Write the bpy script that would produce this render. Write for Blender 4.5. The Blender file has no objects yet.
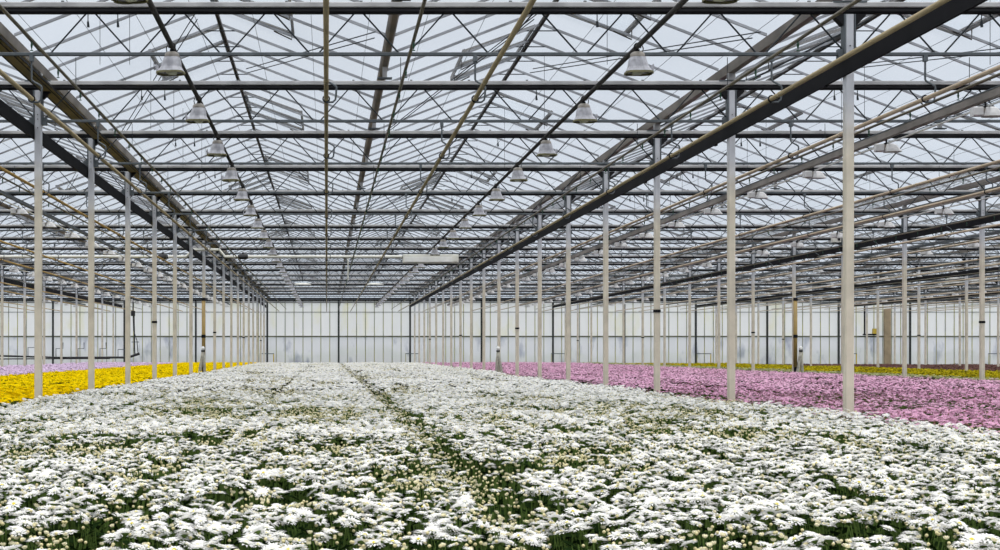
import bpy, math, random
import numpy as np
from mathutils import Vector, Matrix

random.seed(7)
RNG = np.random.default_rng(11)
S = bpy.context.scene
COL = S.collection

# ------------------------------------------------------------------ layout
EYE = 1.49            # camera height
D = 4.5               # truss spacing
Y0 = 3.45 * D         # first truss in view
W = 9.6               # bay width
ROW0 = 5.605          # column row right of the white bed
YW = 21.6 * D         # end wall
FPX = 1445.0
def row_x(k): return ROW0 + W * k
def in_view(xa, xb, y, m=0.35):
    return xb > -0.2261 * y - m and xa < 0.4660 * y + m

# ------------------------------------------------------------------ materials
def srgb(r, g, b):
    f = lambda c: (c / 255) / 12.92 if c / 255 <= 0.04045 else (((c / 255) + 0.055) / 1.055) ** 2.4
    return (f(r), f(g), f(b), 1.0)

def mat(name, col, rough=0.6, metal=0.0, var=0.0, scale=6.0, spec=0.5, col2=None):
    m = bpy.data.materials.new(name); m.use_nodes = True
    nt = m.node_tree; b = nt.nodes['Principled BSDF']
    b.inputs['Roughness'].default_value = rough
    b.inputs['Metallic'].default_value = metal
    b.inputs['Specular IOR Level'].default_value = spec
    c2 = col2 or tuple(min(1, c * (1 - var)) for c in col[:3]) + (1,)
    tc = nt.nodes.new('ShaderNodeTexCoord'); nz = nt.nodes.new('ShaderNodeTexNoise')
    nz.inputs['Scale'].default_value = scale; nz.inputs['Detail'].default_value = 3
    mx = nt.nodes.new('ShaderNodeMix'); mx.data_type = 'RGBA'
    rp = nt.nodes.new('ShaderNodeValToRGB')
    rp.color_ramp.elements[0].position = 0.38; rp.color_ramp.elements[1].position = 0.66
    nt.links.new(tc.outputs['Object'], nz.inputs['Vector'])
    nt.links.new(nz.outputs['Fac'], rp.inputs['Fac'])
    nt.links.new(rp.outputs['Color'], mx.inputs['Factor'])
    mx.inputs[6].default_value = col; mx.inputs[7].default_value = c2
    nt.links.new(mx.outputs[2], b.inputs['Base Color'])
    return m

def leafy(name, col, trans=0.3, var=0.15, scale=3.0, col2=None):
    """thin petals and leaves: diffuse plus some light passing through"""
    m = bpy.data.materials.new(name); m.use_nodes = True
    nt = m.node_tree; nt.nodes.clear()
    out = nt.nodes.new('ShaderNodeOutputMaterial'); mixs = nt.nodes.new('ShaderNodeMixShader')
    d = nt.nodes.new('ShaderNodeBsdfDiffuse'); t = nt.nodes.new('ShaderNodeBsdfTranslucent')
    tc = nt.nodes.new('ShaderNodeTexCoord'); nz = nt.nodes.new('ShaderNodeTexNoise')
    nz.inputs['Scale'].default_value = scale; nz.inputs['Detail'].default_value = 2
    mx = nt.nodes.new('ShaderNodeMix'); mx.data_type = 'RGBA'
    rp = nt.nodes.new('ShaderNodeValToRGB')
    rp.color_ramp.elements[0].position = 0.35; rp.color_ramp.elements[1].position = 0.65
    mx.inputs[6].default_value = col
    mx.inputs[7].default_value = col2 or tuple(c * (1 - var) for c in col[:3]) + (1,)
    nt.links.new(tc.outputs['Object'], nz.inputs['Vector'])
    nt.links.new(nz.outputs['Fac'], rp.inputs['Fac'])
    nt.links.new(rp.outputs['Color'], mx.inputs['Factor'])
    nt.links.new(mx.outputs[2], d.inputs['Color']); nt.links.new(mx.outputs[2], t.inputs['Color'])
    mixs.inputs[0].default_value = trans
    nt.links.new(d.outputs[0], mixs.inputs[1]); nt.links.new(t.outputs[0], mixs.inputs[2])
    nt.links.new(mixs.outputs[0], out.inputs['Surface'])
    return m

M = {}
M['steel'] = mat('galvanised_steel', (0.10, 0.115, 0.125, 1), 0.6, 0.1, 0.35, 5, 0.3)
M['dark_steel'] = mat('dark_steel_and_chord_shade', (0.014, 0.014, 0.016, 1), 0.75, 0.0, 0.4, 4, 0.15)  # dark fittings, and the shade painted on the truss chord undersides
M['profile'] = mat('aluminium_and_lit_chord_top', (0.42, 0.415, 0.41, 1), 0.5, 0.2, 0.35, 3)  # aluminium posts and profiles, and the light painted on truss chord tops
M['rod'] = mat('thin_dark_rod', (0.02, 0.026, 0.03, 1), 0.6, 0.0, 0.2, 5, 0.2)
M['black'] = mat('black_beam_paint', (0.010, 0.010, 0.012, 1), 0.85, 0.0, 0.3, 2, 0.1)
M['glaze_bar'] = mat('aluminium_glazing_bar', (0.30, 0.31, 0.33, 1), 0.45, 0.3, 0.45, 2)
M['ridge'] = mat('ridge_bar_bronze', (0.04, 0.034, 0.027, 1), 0.7, 0.0, 0.4, 2, 0.2)
M['gutter'] = mat('weathered_gutter', (0.25, 0.225, 0.20, 1), 0.6, 0.1, 0.45, 1.2, 0.3)
M['valley'] = mat('brown_valley_gutter', (0.16, 0.12, 0.08, 1), 0.5, 0.2, 0.5, 1.2)
M['pipe'] = mat('cream_heating_pipe', (0.36, 0.29, 0.16, 1), 0.5, 0.0, 0.2, 2)
M['pipe_yellow'] = mat('ochre_heating_pipe', (0.46, 0.30, 0.09, 1), 0.5, 0.0, 0.2, 2)
M['pipe_pale'] = mat('pale_heating_pipe', (0.50, 0.40, 0.28, 1), 0.5, 0.0, 0.2, 2)
M['sprinkler'] = mat('dusty_sprinkler_pipe', (0.13, 0.11, 0.065, 1), 0.55, 0.0, 0.5, 1.5)
M['green'] = mat('green_nozzle_plastic', (0.004, 0.05, 0.02, 1), 0.5)
M['olive'] = mat('stained_olive_beam', (0.20, 0.155, 0.05, 1), 0.6, 0.0, 0.45, 1.5)
M['rail'] = mat('dark_lamp_rail', (0.05, 0.047, 0.043, 1), 0.6, 0.1, 0.4, 2, 0.3)
M['lamp_white'] = mat('lamp_reflector_grey_white', (0.40, 0.40, 0.43, 1), 0.35, 0.0, 0.3, 14)
M['lamp_box'] = mat('lamp_white_enamel', (0.62, 0.61, 0.60, 1), 0.4, 0.0, 0.2, 9)
M['lamp_cream'] = mat('lamp_gear_housing', (0.26, 0.235, 0.20, 1), 0.5, 0.0, 0.3, 9)
M['lamp_rim'] = mat('lamp_rim_dusty', (0.13, 0.12, 0.045, 1), 0.5, 0.0, 0.3, 20)
M['bulb'] = mat('lamp_bulb_glass', (0.62, 0.64, 0.5, 1), 0.1, 0.0, 0.1, 9)
M['ochre'] = mat('ochre_standpipe', (0.38, 0.26, 0.08, 1), 0.5, 0.0, 0.3, 3)
M['cloth'] = mat('pale_wrap', (0.42, 0.40, 0.33, 1), 0.8, 0.0, 0.35, 12)
M['white'] = mat('white_plastic', (0.74, 0.74, 0.70, 1), 0.4, 0.0, 0.08, 6)
M['cream_box'] = mat('cream_sheet_metal', (0.66, 0.65, 0.58, 1), 0.5, 0.0, 0.15, 5)
M['tan'] = mat('tan_panel', (0.36, 0.28, 0.17, 1), 0.6, 0.0, 0.25, 2)
M['post'] = mat('wall_post_dark', (0.028, 0.032, 0.030, 1), 0.5, 0.1, 0.3, 3)
M['midrail'] = mat('wall_rail_mossy', (0.17, 0.18, 0.12, 1), 0.6, 0.1, 0.4, 3)
M['wallbar'] = mat('wall_bar_algae', (0.25, 0.26, 0.20, 1), 0.6, 0.0, 0.0, 0.9, col2=(0.45, 0.42, 0.16, 1))
M['hoop'] = mat('yellow_hoop_paint', (0.55, 0.40, 0.04, 1), 0.5)
M['rubber'] = mat('black_rubber_hose', (0.012, 0.012, 0.013, 1), 0.6)
M['soil'] = mat('dark_soil', (0.035, 0.026, 0.02, 1), 0.95, 0.0, 0.4, 3)
M['lawn'] = mat('lawn_green', (0.09, 0.16, 0.06, 1), 0.9, 0.0, 0.3, 0.3)
M['hedge'] = leafy('hedge_green', (0.06, 0.14, 0.04, 1), 0.2, 0.3, 0.6)

# column: tan whitewash up to 3.9 m, bare grey above
def column_material():
    m = bpy.data.materials.new('column_paint'); m.use_nodes = True
    nt = m.node_tree; b = nt.nodes['Principled BSDF']; b.inputs['Roughness'].default_value = 0.55
    tc = nt.nodes.new('ShaderNodeTexCoord'); sp = nt.nodes.new('ShaderNodeSeparateXYZ')
    nz = nt.nodes.new('ShaderNodeTexNoise'); nz.inputs['Scale'].default_value = 3; nz.inputs['Detail'].default_value = 5
    ad = nt.nodes.new('ShaderNodeMath'); ad.operation = 'MULTIPLY_ADD'
    ad.inputs[1].default_value = 0.5
    rp = nt.nodes.new('ShaderNodeValToRGB'); mr = nt.nodes.new('ShaderNodeMapRange')
    mr.inputs['From Min'].default_value = 3.85; mr.inputs['From Max'].default_value = 4.45
    mx = nt.nodes.new('ShaderNodeMix'); mx.data_type = 'RGBA'
    mx.inputs[6].default_value = (0.64, 0.575, 0.455, 1); mx.inputs[7].default_value = (0.52, 0.53, 0.56, 1)
    mot = nt.nodes.new('ShaderNodeMix'); mot.data_type = 'RGBA'; mot.blend_type = 'MULTIPLY'
    mot.inputs['Factor'].default_value = 0.25
    nt.links.new(tc.outputs['Object'], sp.inputs[0]); nt.links.new(tc.outputs['Object'], nz.inputs['Vector'])
    nt.links.new(nz.outputs['Fac'], ad.inputs[0]); nt.links.new(sp.outputs['Z'], ad.inputs[2])
    nt.links.new(ad.outputs[0], mr.inputs['Value']); nt.links.new(mr.outputs[0], mx.inputs['Factor'])
    nt.links.new(nz.outputs['Fac'], rp.inputs['Fac'])
    rp.color_ramp.elements[0].position = 0.3; rp.color_ramp.elements[1].position = 0.6
    nt.links.new(mx.outputs[2], mot.inputs[6]); nt.links.new(rp.outputs['Color'], mot.inputs[7])
    nt.links.new(mot.outputs[2], b.inputs['Base Color'])
    return m
M['column'] = column_material()

# roof glass: clear pane with a film of dust
def glass_material(name, dust, tint, gloss=0.04, scale=0.6):
    m = bpy.data.materials.new(name); m.use_nodes = True
    nt = m.node_tree; nt.nodes.clear()
    N = nt.nodes.new; L = nt.links.new
    out = N('ShaderNodeOutputMaterial'); tr = N('ShaderNodeBsdfTransparent'); tr.inputs[0].default_value = tint
    di = N('ShaderNodeBsdfDiffuse'); di.inputs[0].default_value = (0.75, 0.78, 0.80, 1)
    tl = N('ShaderNodeBsdfTranslucent'); tl.inputs[0].default_value = (0.80, 0.83, 0.86, 1)
    m1 = N('ShaderNodeMixShader'); m1.inputs[0].default_value = 0.7
    L(di.outputs[0], m1.inputs[1]); L(tl.outputs[0], m1.inputs[2])
    m2 = N('ShaderNodeMixShader'); L(tr.outputs[0], m2.inputs[1]); L(m1.outputs[0], m2.inputs[2])
    tc = N('ShaderNodeTexCoord'); nz = N('ShaderNodeTexNoise'); nz.inputs['Scale'].default_value = scale
    nz.inputs['Detail'].default_value = 4
    mr = N('ShaderNodeMapRange'); mr.inputs['From Min'].default_value = 0.3; mr.inputs['From Max'].default_value = 0.7
    mr.inputs['To Min'].default_value = dust * 0.6; mr.inputs['To Max'].default_value = dust * 1.5
    L(tc.outputs['Object'], nz.inputs['Vector']); L(nz.outputs['Fac'], mr.inputs['Value']); L(mr.outputs[0], m2.inputs[0])
    gl = N('ShaderNodeBsdfGlossy'); gl.inputs['Roughness'].default_value = 0.12
    m3 = N('ShaderNodeMixShader'); m3.inputs[0].default_value = gloss
    L(m2.outputs[0], m3.inputs[1]); L(gl.outputs[0], m3.inputs[2]); L(m3.outputs[0], out.inputs['Surface'])
    return m
M['glass'] = glass_material('roof_glass', 0.10, (0.95, 0.97, 0.985, 1), 0.03)

# twin-wall sheet of the end wall: milky, with algae streaks beside the bars and blotches low down
def sheet_material(name, clear, tone, algae):
    m = bpy.data.materials.new(name); m.use_nodes = True
    nt = m.node_tree; nt.nodes.clear(); N = nt.nodes.new; L = nt.links.new
    out = N('ShaderNodeOutputMaterial'); tr = N('ShaderNodeBsdfTransparent'); tr.inputs[0].default_value = (0.93, 0.95, 0.97, 1)
    di = N('ShaderNodeBsdfDiffuse'); tl = N('ShaderNodeBsdfTranslucent')
    tc = N('ShaderNodeTexCoord'); mp = N('ShaderNodeMapping'); mp.inputs['Scale'].default_value = (0.9, 1, 0.35)
    nz = N('ShaderNodeTexNoise'); nz.inputs['Scale'].default_value = 1.6; nz.inputs['Detail'].default_value = 4
    rp = N('ShaderNodeValToRGB'); rp.color_ramp.elements[0].position = 0.56; rp.color_ramp.elements[1].position = 0.74
    mx = N('ShaderNodeMix'); mx.data_type = 'RGBA'; mx.inputs[6].default_value = tone
    mx.inputs[7].default_value = algae
    L(tc.outputs['Object'], mp.inputs['Vector']); L(mp.outputs[0], nz.inputs['Vector']); L(nz.outputs['Fac'], rp.inputs['Fac'])
    L(rp.outputs['Color'], mx.inputs['Factor']); L(mx.outputs[2], di.inputs[0]); L(mx.outputs[2], tl.inputs[0])
    m1 = N('ShaderNodeMixShader'); m1.inputs[0].default_value = 0.72
    L(di.outputs[0], m1.inputs[1]); L(tl.outputs[0], m1.inputs[2])
    m2 = N('ShaderNodeMixShader'); m2.inputs[0].default_value = 1 - clear
    L(tr.outputs[0], m2.inputs[1]); L(m1.outputs[0], m2.inputs[2]); L(m2.outputs[0], out.inputs['Surface'])
    return m
M['sheet_up'] = sheet_material('milky_upper_sheet', 0.15, (0.955, 0.935, 0.95, 1), (0.93, 0.90, 0.80, 1))
M['sheet_low'] = sheet_material('milky_lower_sheet', 0.38, (0.90, 0.87, 0.895, 1), (0.46, 0.46, 0.56, 1))

# petals and leaves
M['petal_white'] = leafy('white_petals', (0.87, 0.865, 0.845, 1), 0.42, 0.03)
M['petal_cream'] = leafy('cream_inner_petals', (0.84, 0.79, 0.58, 1), 0.3, 0.06)
M['eye_yellow'] = leafy('yellow_green_flower_eye', (0.60, 0.52, 0.06, 1), 0.1)
M['bud_cream'] = leafy('cream_buds', (0.78, 0.71, 0.42, 1), 0.3, 0.15)
M['leaf'] = leafy('dark_green_leaves', (0.012, 0.026, 0.007, 1), 0.2, 0.4, 6)
M['stem'] = leafy('green_stems', (0.10, 0.16, 0.04, 1), 0.1, 0.3, 6)
M['petal_pink'] = leafy('pink_petals', (0.66, 0.36, 0.51, 1), 0.2, 0, 0.9, col2=(0.72, 0.45, 0.58, 1))
M['petal_pink_dark'] = leafy('deeper_pink_centres', (0.55, 0.24, 0.38, 1), 0.2, 0.2)
M['bud_pink'] = leafy('dull_pink_buds', (0.30, 0.16, 0.13, 1), 0.1, 0.2)
M['petal_yellow'] = leafy('yellow_petals', (0.90, 0.66, 0.004, 1), 0.3, 0.05)
M['petal_yellow_deep'] = leafy('golden_inner_petals', (0.86, 0.56, 0.0, 1), 0.2, 0.1)
M['bud_yellow'] = leafy('green_yellow_buds', (0.48, 0.40, 0.03, 1), 0.1, 0.2)
M['petal_lilac'] = leafy('pale_lilac_petals', (0.72, 0.55, 0.72, 1), 0.3, 0.06)
M['petal_mustard'] = leafy('mustard_petals', (0.44, 0.36, 0.012, 1), 0.15, 0.5, 1.0)
M['bud_mustard'] = leafy('olive_buds', (0.26, 0.24, 0.03, 1), 0.1, 0.2)
M['pale_green'] = leafy('pale_green_tops', (0.36, 0.38, 0.18, 1), 0.2, 0.2)
M['leaf_brown'] = leafy('brown_purple_leaves', (0.13, 0.07, 0.06, 1), 0.1, 0.3, 2)

# ------------------------------------------------------------------ mesh helper
class MB:
    def __init__(s): s.v = []; s.f = []; s.m = []; s.mats = []
    def mi(s, m):
        if m not in s.mats: s.mats.append(m)
        return s.mats.index(m)
    def add(s, vs, fs, m):
        o = len(s.v); k = s.mi(m); s.v += [tuple(v) for v in vs]
        for f in fs: s.f.append(tuple(o + i for i in f)); s.m.append(k)
    def box(s, x0, x1, y0, y1, z0, z1, m):
        s.add([(x0,y0,z0),(x1,y0,z0),(x1,y1,z0),(x0,y1,z0),(x0,y0,z1),(x1,y0,z1),(x1,y1,z1),(x0,y1,z1)],
              [(0,3,2,1),(4,5,6,7),(0,1,5,4),(1,2,6,5),(2,3,7,6),(3,0,4,7)], m)
    def rbox(s, x0, x1, y0, y1, z0, z1, c, m, axis='x'):
        """box with chamfered long edges"""
        if axis == 'x':
            pr = [(y0+c,z0),(y1-c,z0),(y1,z0+c),(y1,z1-c),(y1-c,z1),(y0+c,z1),(y0,z1-c),(y0,z0+c)]
            vs = [(x0,)+p for p in pr] + [(x1,)+p for p in pr]
        elif axis == 'y':
            pr = [(x0+c,z0),(x1-c,z0),(x1,z0+c),(x1,z1-c),(x1-c,z1),(x0+c,z1),(x0,z1-c),(x0,z0+c)]
            vs = [(p[0],y1,p[1]) for p in pr] + [(p[0],y0,p[1]) for p in pr]
        else:
            pr = [(x0+c,y0),(x1-c,y0),(x1,y0+c),(x1,y1-c),(x1-c,y1),(x0+c,y1),(x0,y1-c),(x0,y0+c)]
            vs = [p+(z1,) for p in pr] + [p+(z0,) for p in pr]
        n = 8
        s.add(vs, [tuple(range(n)), tuple(range(2*n-1, n-1, -1))] + [(i, n+i, n+(i+1)%n, (i+1)%n) for i in range(n)], m)
    def tube(s, pts, r, m, n=8, cap=True):
        pts = [Vector(p) for p in pts]; vs = []
        rr = r if isinstance(r, (list, tuple)) else [r] * len(pts)
        prev = None
        for i, p in enumerate(pts):
            t = (pts[min(i+1, len(pts)-1)] - pts[max(i-1, 0)]).normalized()
            if prev is None:
                a = t.orthogonal().normalized()
            else:
                a = (prev - t * prev.dot(t)).normalized()
            prev = a; b = t.cross(a)
            for k in range(n):
                w = 2*math.pi*k/n
                vs.append(p + (a*math.cos(w) + b*math.sin(w)) * rr[i])
        fs = []
        for i in range(len(pts)-1):
            for k in range(n):
                fs.append((i*n+k, i*n+(k+1)%n, (i+1)*n+(k+1)%n, (i+1)*n+k))
        if cap:
            fs.append(tuple(range(n-1, -1, -1))); fs.append(tuple((len(pts)-1)*n+k for k in range(n)))
        s.add(vs, fs, m)
    def prism(s, poly, y0, y1, m):
        """polygon in x,z extruded along y"""
        n = len(poly)
        vs = [(p[0], y0, p[1]) for p in poly] + [(p[0], y1, p[1]) for p in poly]
        s.add(vs, [tuple(range(n)), tuple(range(2*n-1, n-1, -1))] + [(i, n+i, n+(i+1)%n, (i+1)%n) for i in range(n)], m)
    def loft(s, rings, m, cap0=True, cap1=True):
        n = len(rings[0]); vs = [p for r in rings for p in r]; fs = []
        for i in range(len(rings)-1):
            for k in range(n): fs.append((i*n+k, i*n+(k+1)%n, (i+1)*n+(k+1)%n, (i+1)*n+k))
        if cap0: fs.append(tuple(range(n-1, -1, -1)))
        if cap1: fs.append(tuple((len(rings)-1)*n+k for k in range(n)))
        s.add(vs, fs, m)
    def mesh(s, name, smooth=False):
        me = bpy.data.meshes.new(name); me.from_pydata(s.v, [], s.f)
        for m in s.mats: me.materials.append(M[m])
        me.polygons.foreach_set('material_index', s.m)
        if smooth: me.polygons.foreach_set('use_smooth', [True]*len(s.f))
        me.update(); return me

def link(name, data, parent=None, loc=(0,0,0)):
    o = bpy.data.objects.new(name, data); COL.objects.link(o); o.location = loc
    if parent: o.parent = parent
    return o
def tag(o, label=None, cat=None, group=None, kind=None):
    if label: o['label'] = label
    if cat: o['category'] = cat
    if group: o['group'] = group
    if kind: o['kind'] = kind
    return o
def thing(name, loc, label, cat, group=None):
    return tag(link(name, None, None, loc), label, cat, group)

ORD = ['nearest','second','third','fourth','fifth','sixth','seventh','eighth','ninth','tenth','eleventh','twelfth',
       'thirteenth','fourteenth','fifteenth','sixteenth','seventeenth','eighteenth','nineteenth','twentieth']
def ordn(n):
    if n < 20: return ORD[n]
    t = {2:'twenty', 3:'thirty'}[(n+1)//10]; u = (n+1) % 10
    return t + ('-' + ['','first','second','third','fourth','fifth','sixth','seventh','eighth','ninth'][u] if u else '') if u else t[:-1] + 'ieth'

# ------------------------------------------------------------------ camera, world, light
cam = bpy.data.cameras.new('camera'); co = link('camera', cam)
co.location = (0, 0, EYE); co.rotation_euler = (math.pi/2, 0, 0)
cam.sensor_width = 36; cam.lens = 36 * FPX / 1000
cam.shift_x = (500 - 326.7) / 1000; cam.shift_y = (352 - 275) / 1000
cam.clip_end = 1000; cam.clip_start = 0.1
S.camera = co

w = bpy.data.worlds.new('overcast_sky'); S.world = w; w.use_nodes = True
nt = w.node_tree; nt.nodes.clear(); N = nt.nodes.new; L = nt.links.new
out = N('ShaderNodeOutputWorld'); bg = N('ShaderNodeBackground'); tc = N('ShaderNodeTexCoord')
sp = N('ShaderNodeSeparateXYZ'); rp = N('ShaderNodeValToRGB'); nz = N('ShaderNodeTexNoise')
nz.inputs['Scale'].default_value = 2.5; nz.inputs['Detail'].default_value = 5
L(tc.outputs['Generated'], sp.inputs[0]); L(tc.outputs['Generated'], nz.inputs['Vector'])
L(sp.outputs['Z'], rp.inputs['Fac'])
cr = rp.color_ramp
HZ = (0.228, 0.25, 0.28, 1)
cr.elements[0].position = 0.0; cr.elements[0].color = HZ
cr.elements[1].position = 1.0; cr.elements[1].color = (0.98, 0.98, 1.0, 1)
e = cr.elements.new(0.28); e.color = (0.26, 0.278, 0.305, 1)
e = cr.elements.new(0.55); e.color = (0.72, 0.73, 0.76, 1)
# slight cloud mottling
mr = N('ShaderNodeMapRange'); mr.inputs['From Min'].default_value = 0.3; mr.inputs['From Max'].default_value = 0.7
mr.inputs['To Min'].default_value = 0.93; mr.inputs['To Max'].default_value = 1.07
L(nz.outputs['Fac'], mr.inputs['Value'])
mm = N('ShaderNodeMix'); mm.data_type = 'RGBA'; mm.blend_type = 'MULTIPLY'; mm.inputs['Factor'].default_value = 1
L(rp.outputs['Color'], mm.inputs[6]); L(mr.outputs[0], mm.inputs[7])
L(mm.outputs[2], bg.inputs['Color']); bg.inputs['Strength'].default_value = 2.6
L(bg.outputs[0], out.inputs['Surface'])

sl = bpy.data.lights.new('veiled_sun', 'SUN'); so = link('veiled_sun', sl, None, (0, 0, 30))
sl.energy = 1.15; sl.angle = math.radians(35); sl.color = (1.0, 0.97, 0.93)
so.rotation_euler = (math.radians(28), math.radians(10), 0)

S.view_settings.view_transform = 'Standard'; S.view_settings.look = 'None'
S.view_settings.exposure = 0.0; S.view_settings.gamma = 1.0; S.view_settings.use_curve_mapping = False
S.cycles.max_bounces = 8; S.cycles.diffuse_bounces = 3; S.cycles.glossy_bounces = 2
S.cycles.transmission_bounces = 4; S.cycles.transparent_max_bounces = 40
S.cycles.sample_clamp_indirect = 4

# ------------------------------------------------------------------ ground
mb = MB(); mb.box(-33.2, 54, -2, YW, -0.2, 0, 'soil')
tag(link('floor', mb.mesh('floor')), 'bare soil floor under the flower beds', 'floor', kind='structure')
mb = MB(); mb.box(-220, 240, YW + 0.3, 420, -0.5, -0.1, 'lawn')
tag(link('lawn', mb.mesh('lawn')), 'green field outside behind the end wall', 'lawn', kind='structure')

# ------------------------------------------------------------------ roof spans (structure)
YA = 2.55 * D; YB = YW - 0.05
HG, HR = EYE + 4.00, EYE + 4.93          # eaves and ridge heights
def roof_span(xr, idx):
    root = link('ceiling', None, None, (xr, 0, 0))
    tag(root, kind='structure')
    hw = 2.4
    g = MB()
    n = int((YB - YA) / 1.125)
    g.add([(-hw, YA, HG), (0, YA, HR), (0, YB, HR), (-hw, YB, HG)], [(0,1,2,3)], 'glass')
    g.add([(0, YA, HR), (hw, YA, HG), (hw, YB, HG), (0, YB, HR)], [(0,1,2,3)], 'glass')
    link('glass', g.mesh('glass'), root)
    b = MB()
    sl_ = (HR - HG) / hw
    y = YA
    c = 0
    while y < YB:
        for s in (-1, 1):
            x0, x1 = s * (hw - 0.055), s * 0.03
            z0, z1 = HG - 0.005 + 0.055*sl_, HR - 0.02
            t = 0.014
            b.add([(x0, y-t, z0-0.036), (x0, y+t, z0-0.036), (x0, y+t, z0), (x0, y-t, z0),
                   (x1, y-t, z1-0.036), (x1, y+t, z1-0.036), (x1, y+t, z1), (x1, y-t, z1)],
                  [(0,1,2,3),(7,6,5,4),(0,4,5,1),(1,5,6,2),(2,6,7,3),(3,7,4,0)], 'glaze_bar')
        zt = HR - 0.13
        b.box(-0.27, 0.27, y-0.007, y+0.007, zt-0.007, zt+0.007, 'rod')
        y += 1.125; c += 1
    link('glazing_bars', b.mesh('glazing_bars'), root)
    r = MB(); r.rbox(-0.024, 0.024, YA, YB, HR - 0.06, HR + 0.02, 0.012, 'ridge', 'y')
    link('ridge_bar', r.mesh('ridge_bar'), root)
    # wind-bracing rods lying in the roof plane
    br = MB()
    for k in range(0, 18, 4):
        ya = Y0 + (k + 0.55) * D
        for o_ in (0, 0.35):
            for s in (1,):
                br.tube([(s*2.2, ya + o_, HG + 0.2*sl_ - 0.09), (s*0.25, ya + 6.2 + o_, HR - 0.25*sl_ - 0.09)], 0.008, 'rod', 5)
                br.tube([(-s*0.25, ya + 2.25 + o_, HR - 0.25*sl_ - 0.09), (-s*2.2, ya + 8.5 + o_, HG + 0.2*sl_ - 0.09)], 0.008, 'rod', 5)
    link('bracing_rods', br.mesh('bracing_rods'), root)
    return root
KBAYS = range(-3, 6)      # bay k lies left of row k
idx = 0
for k in KBAYS:
    cx = row_x(k) - W/2
    for s in (-1, 1):
        roof_span(cx + s*2.4, idx); idx += 1

BAY = {0: 'centre bay', 1: 'first bay right of centre', 2: 'second bay right of centre', 3: 'third bay right of centre',
       4: 'fourth bay right of centre', 5: 'outermost bay on the right', -1: 'first bay left of centre', -2: 'second bay left of centre', -3: 'third bay left of centre'}
ROWN = {0: 'right edge of the white bed', -1: 'left edge of the white bed', 1: 'far edge of the pink bed',
        2: 'far edge of the mustard bed', 3: 'brown foliage strip', 4: 'far right corner', 5: 'outermost right bay',
        -2: 'far edge of the lilac bed', -3: 'far left corner'}

# gutters
def gutter(x, label, kind):
    m = MB()
    if kind == 'row':
        prof = [(-0.045, 3.86), (0.045, 3.86), (0.055, 3.90), (0.068, 3.975), (0.055, 3.975), (0.045, 3.94), (-0.045, 3.94), (-0.055, 3.975), (-0.068, 3.975), (-0.055, 3.90)]
        ma = 'gutter'
    else:
        prof = [(-0.03, 3.95), (0.03, 3.95), (0.05, 3.98), (0.065, 4.03), (0.05, 4.03), (0.04, 4.0), (-0.04, 4.0), (-0.05, 4.03), (-0.065, 4.03), (-0.05, 3.98)]
        ma = 'valley'
    m.prism([(p[0], EYE + p[1]) for p in prof], YA, YB, ma)
    o = link('roof_gutter', m.mesh('roof_gutter'), None, (x, 0, 0))
    tag(o, label, 'gutter', 'gutters between the roof spans')
for k in range(-3, 6):
    gutter(row_x(k), 'long grey roof gutter over the column row at the ' + ROWN[k], 'row')
for k in KBAYS:
    gutter(row_x(k) - W/2, 'narrow brown valley gutter along the middle of the ' + BAY[k], 'valley')

# vents: framed opening lights below the ridge, standing slightly open
def vent_mesh(s):
    f = MB(); hw = 1.1; a = -math.atan((HR-HG)/2.4) + math.radians(1.5)
    def P(u, y, h): return (s*(u*math.cos(a) - h*math.sin(a)*0), y, u*math.sin(a) + h)
    def bar(u0, u1, y0, y1, h0, h1):
        vs = [P(u, y, h) for h in (h0, h1) for (u, y) in ((u0,y0),(u1,y0),(u1,y1),(u0,y1))]
        f.add(vs, [(0,3,2,1),(4,5,6,7),(0,1,5,4),(1,2,6,5),(2,3,7,6),(3,0,4,7)], 'ridge')
    for y in (-hw, -0.02, hw-0.04): bar(0.02, 1.2, y, y+0.04, 0, 0.05)
    bar(0.02, 0.06, -hw, hw, 0, 0.05); bar(1.16, 1.2, -hw, hw, 0, 0.06)
    g = MB(); g.add([P(0.05,-hw+0.03,0.03),P(1.17,-hw+0.03,0.03),P(1.17,hw-0.03,0.03),P(0.05,hw-0.03,0.03)], [(0,1,2,3)], 'glass')
    r = MB()
    zb = 1.2*math.sin(a); e = s*1.17*math.cos(a)
    r.tube([(e, 0, zb), (e, 0, zb-0.15), (s*0.85, 0.05, zb-0.02)], 0.011, 'ridge', 6)
    return f.mesh('vent_frame'), g.mesh('vent_pane'), r.mesh('vent_arm')
VM = {1: vent_mesh(1), -1: vent_mesh(-1)}
for k in (-1, 0, 1):
    for si, sd in enumerate((-1, 1)):
        xr = row_x(k) - W/2 + sd*2.4
        cnt = {1: 0, -1: 0}
        for j in range(0, 9):
            for s in ((1, -1) if j % 2 == 0 else (1,)):
                y = (4.4 + 2*j - (0 if s == 1 else -0.75)) * D
                if y > YW - 2 or not in_view(xr-1, xr+1, y, 0): continue
                side = {-1: 'left', 1: 'right'}
                v = thing('roof_vent', (xr, y, HR + 0.035), 'roof vent, %s on the %s slope of the %s ridge, %s' % (
                    ordn(cnt[s]), side[s], side[sd], BAY[k]), 'roof vent', 'opening roof vents')
                cnt[s] += 1
                link('vent_frame', VM[s][0], v); link('vent_pane', VM[s][1], v); link('vent_arm', VM[s][2], v, (0, -0.6, 0)); link('vent_arm', VM[s][2], v, (0, 0.6, 0))

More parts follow.
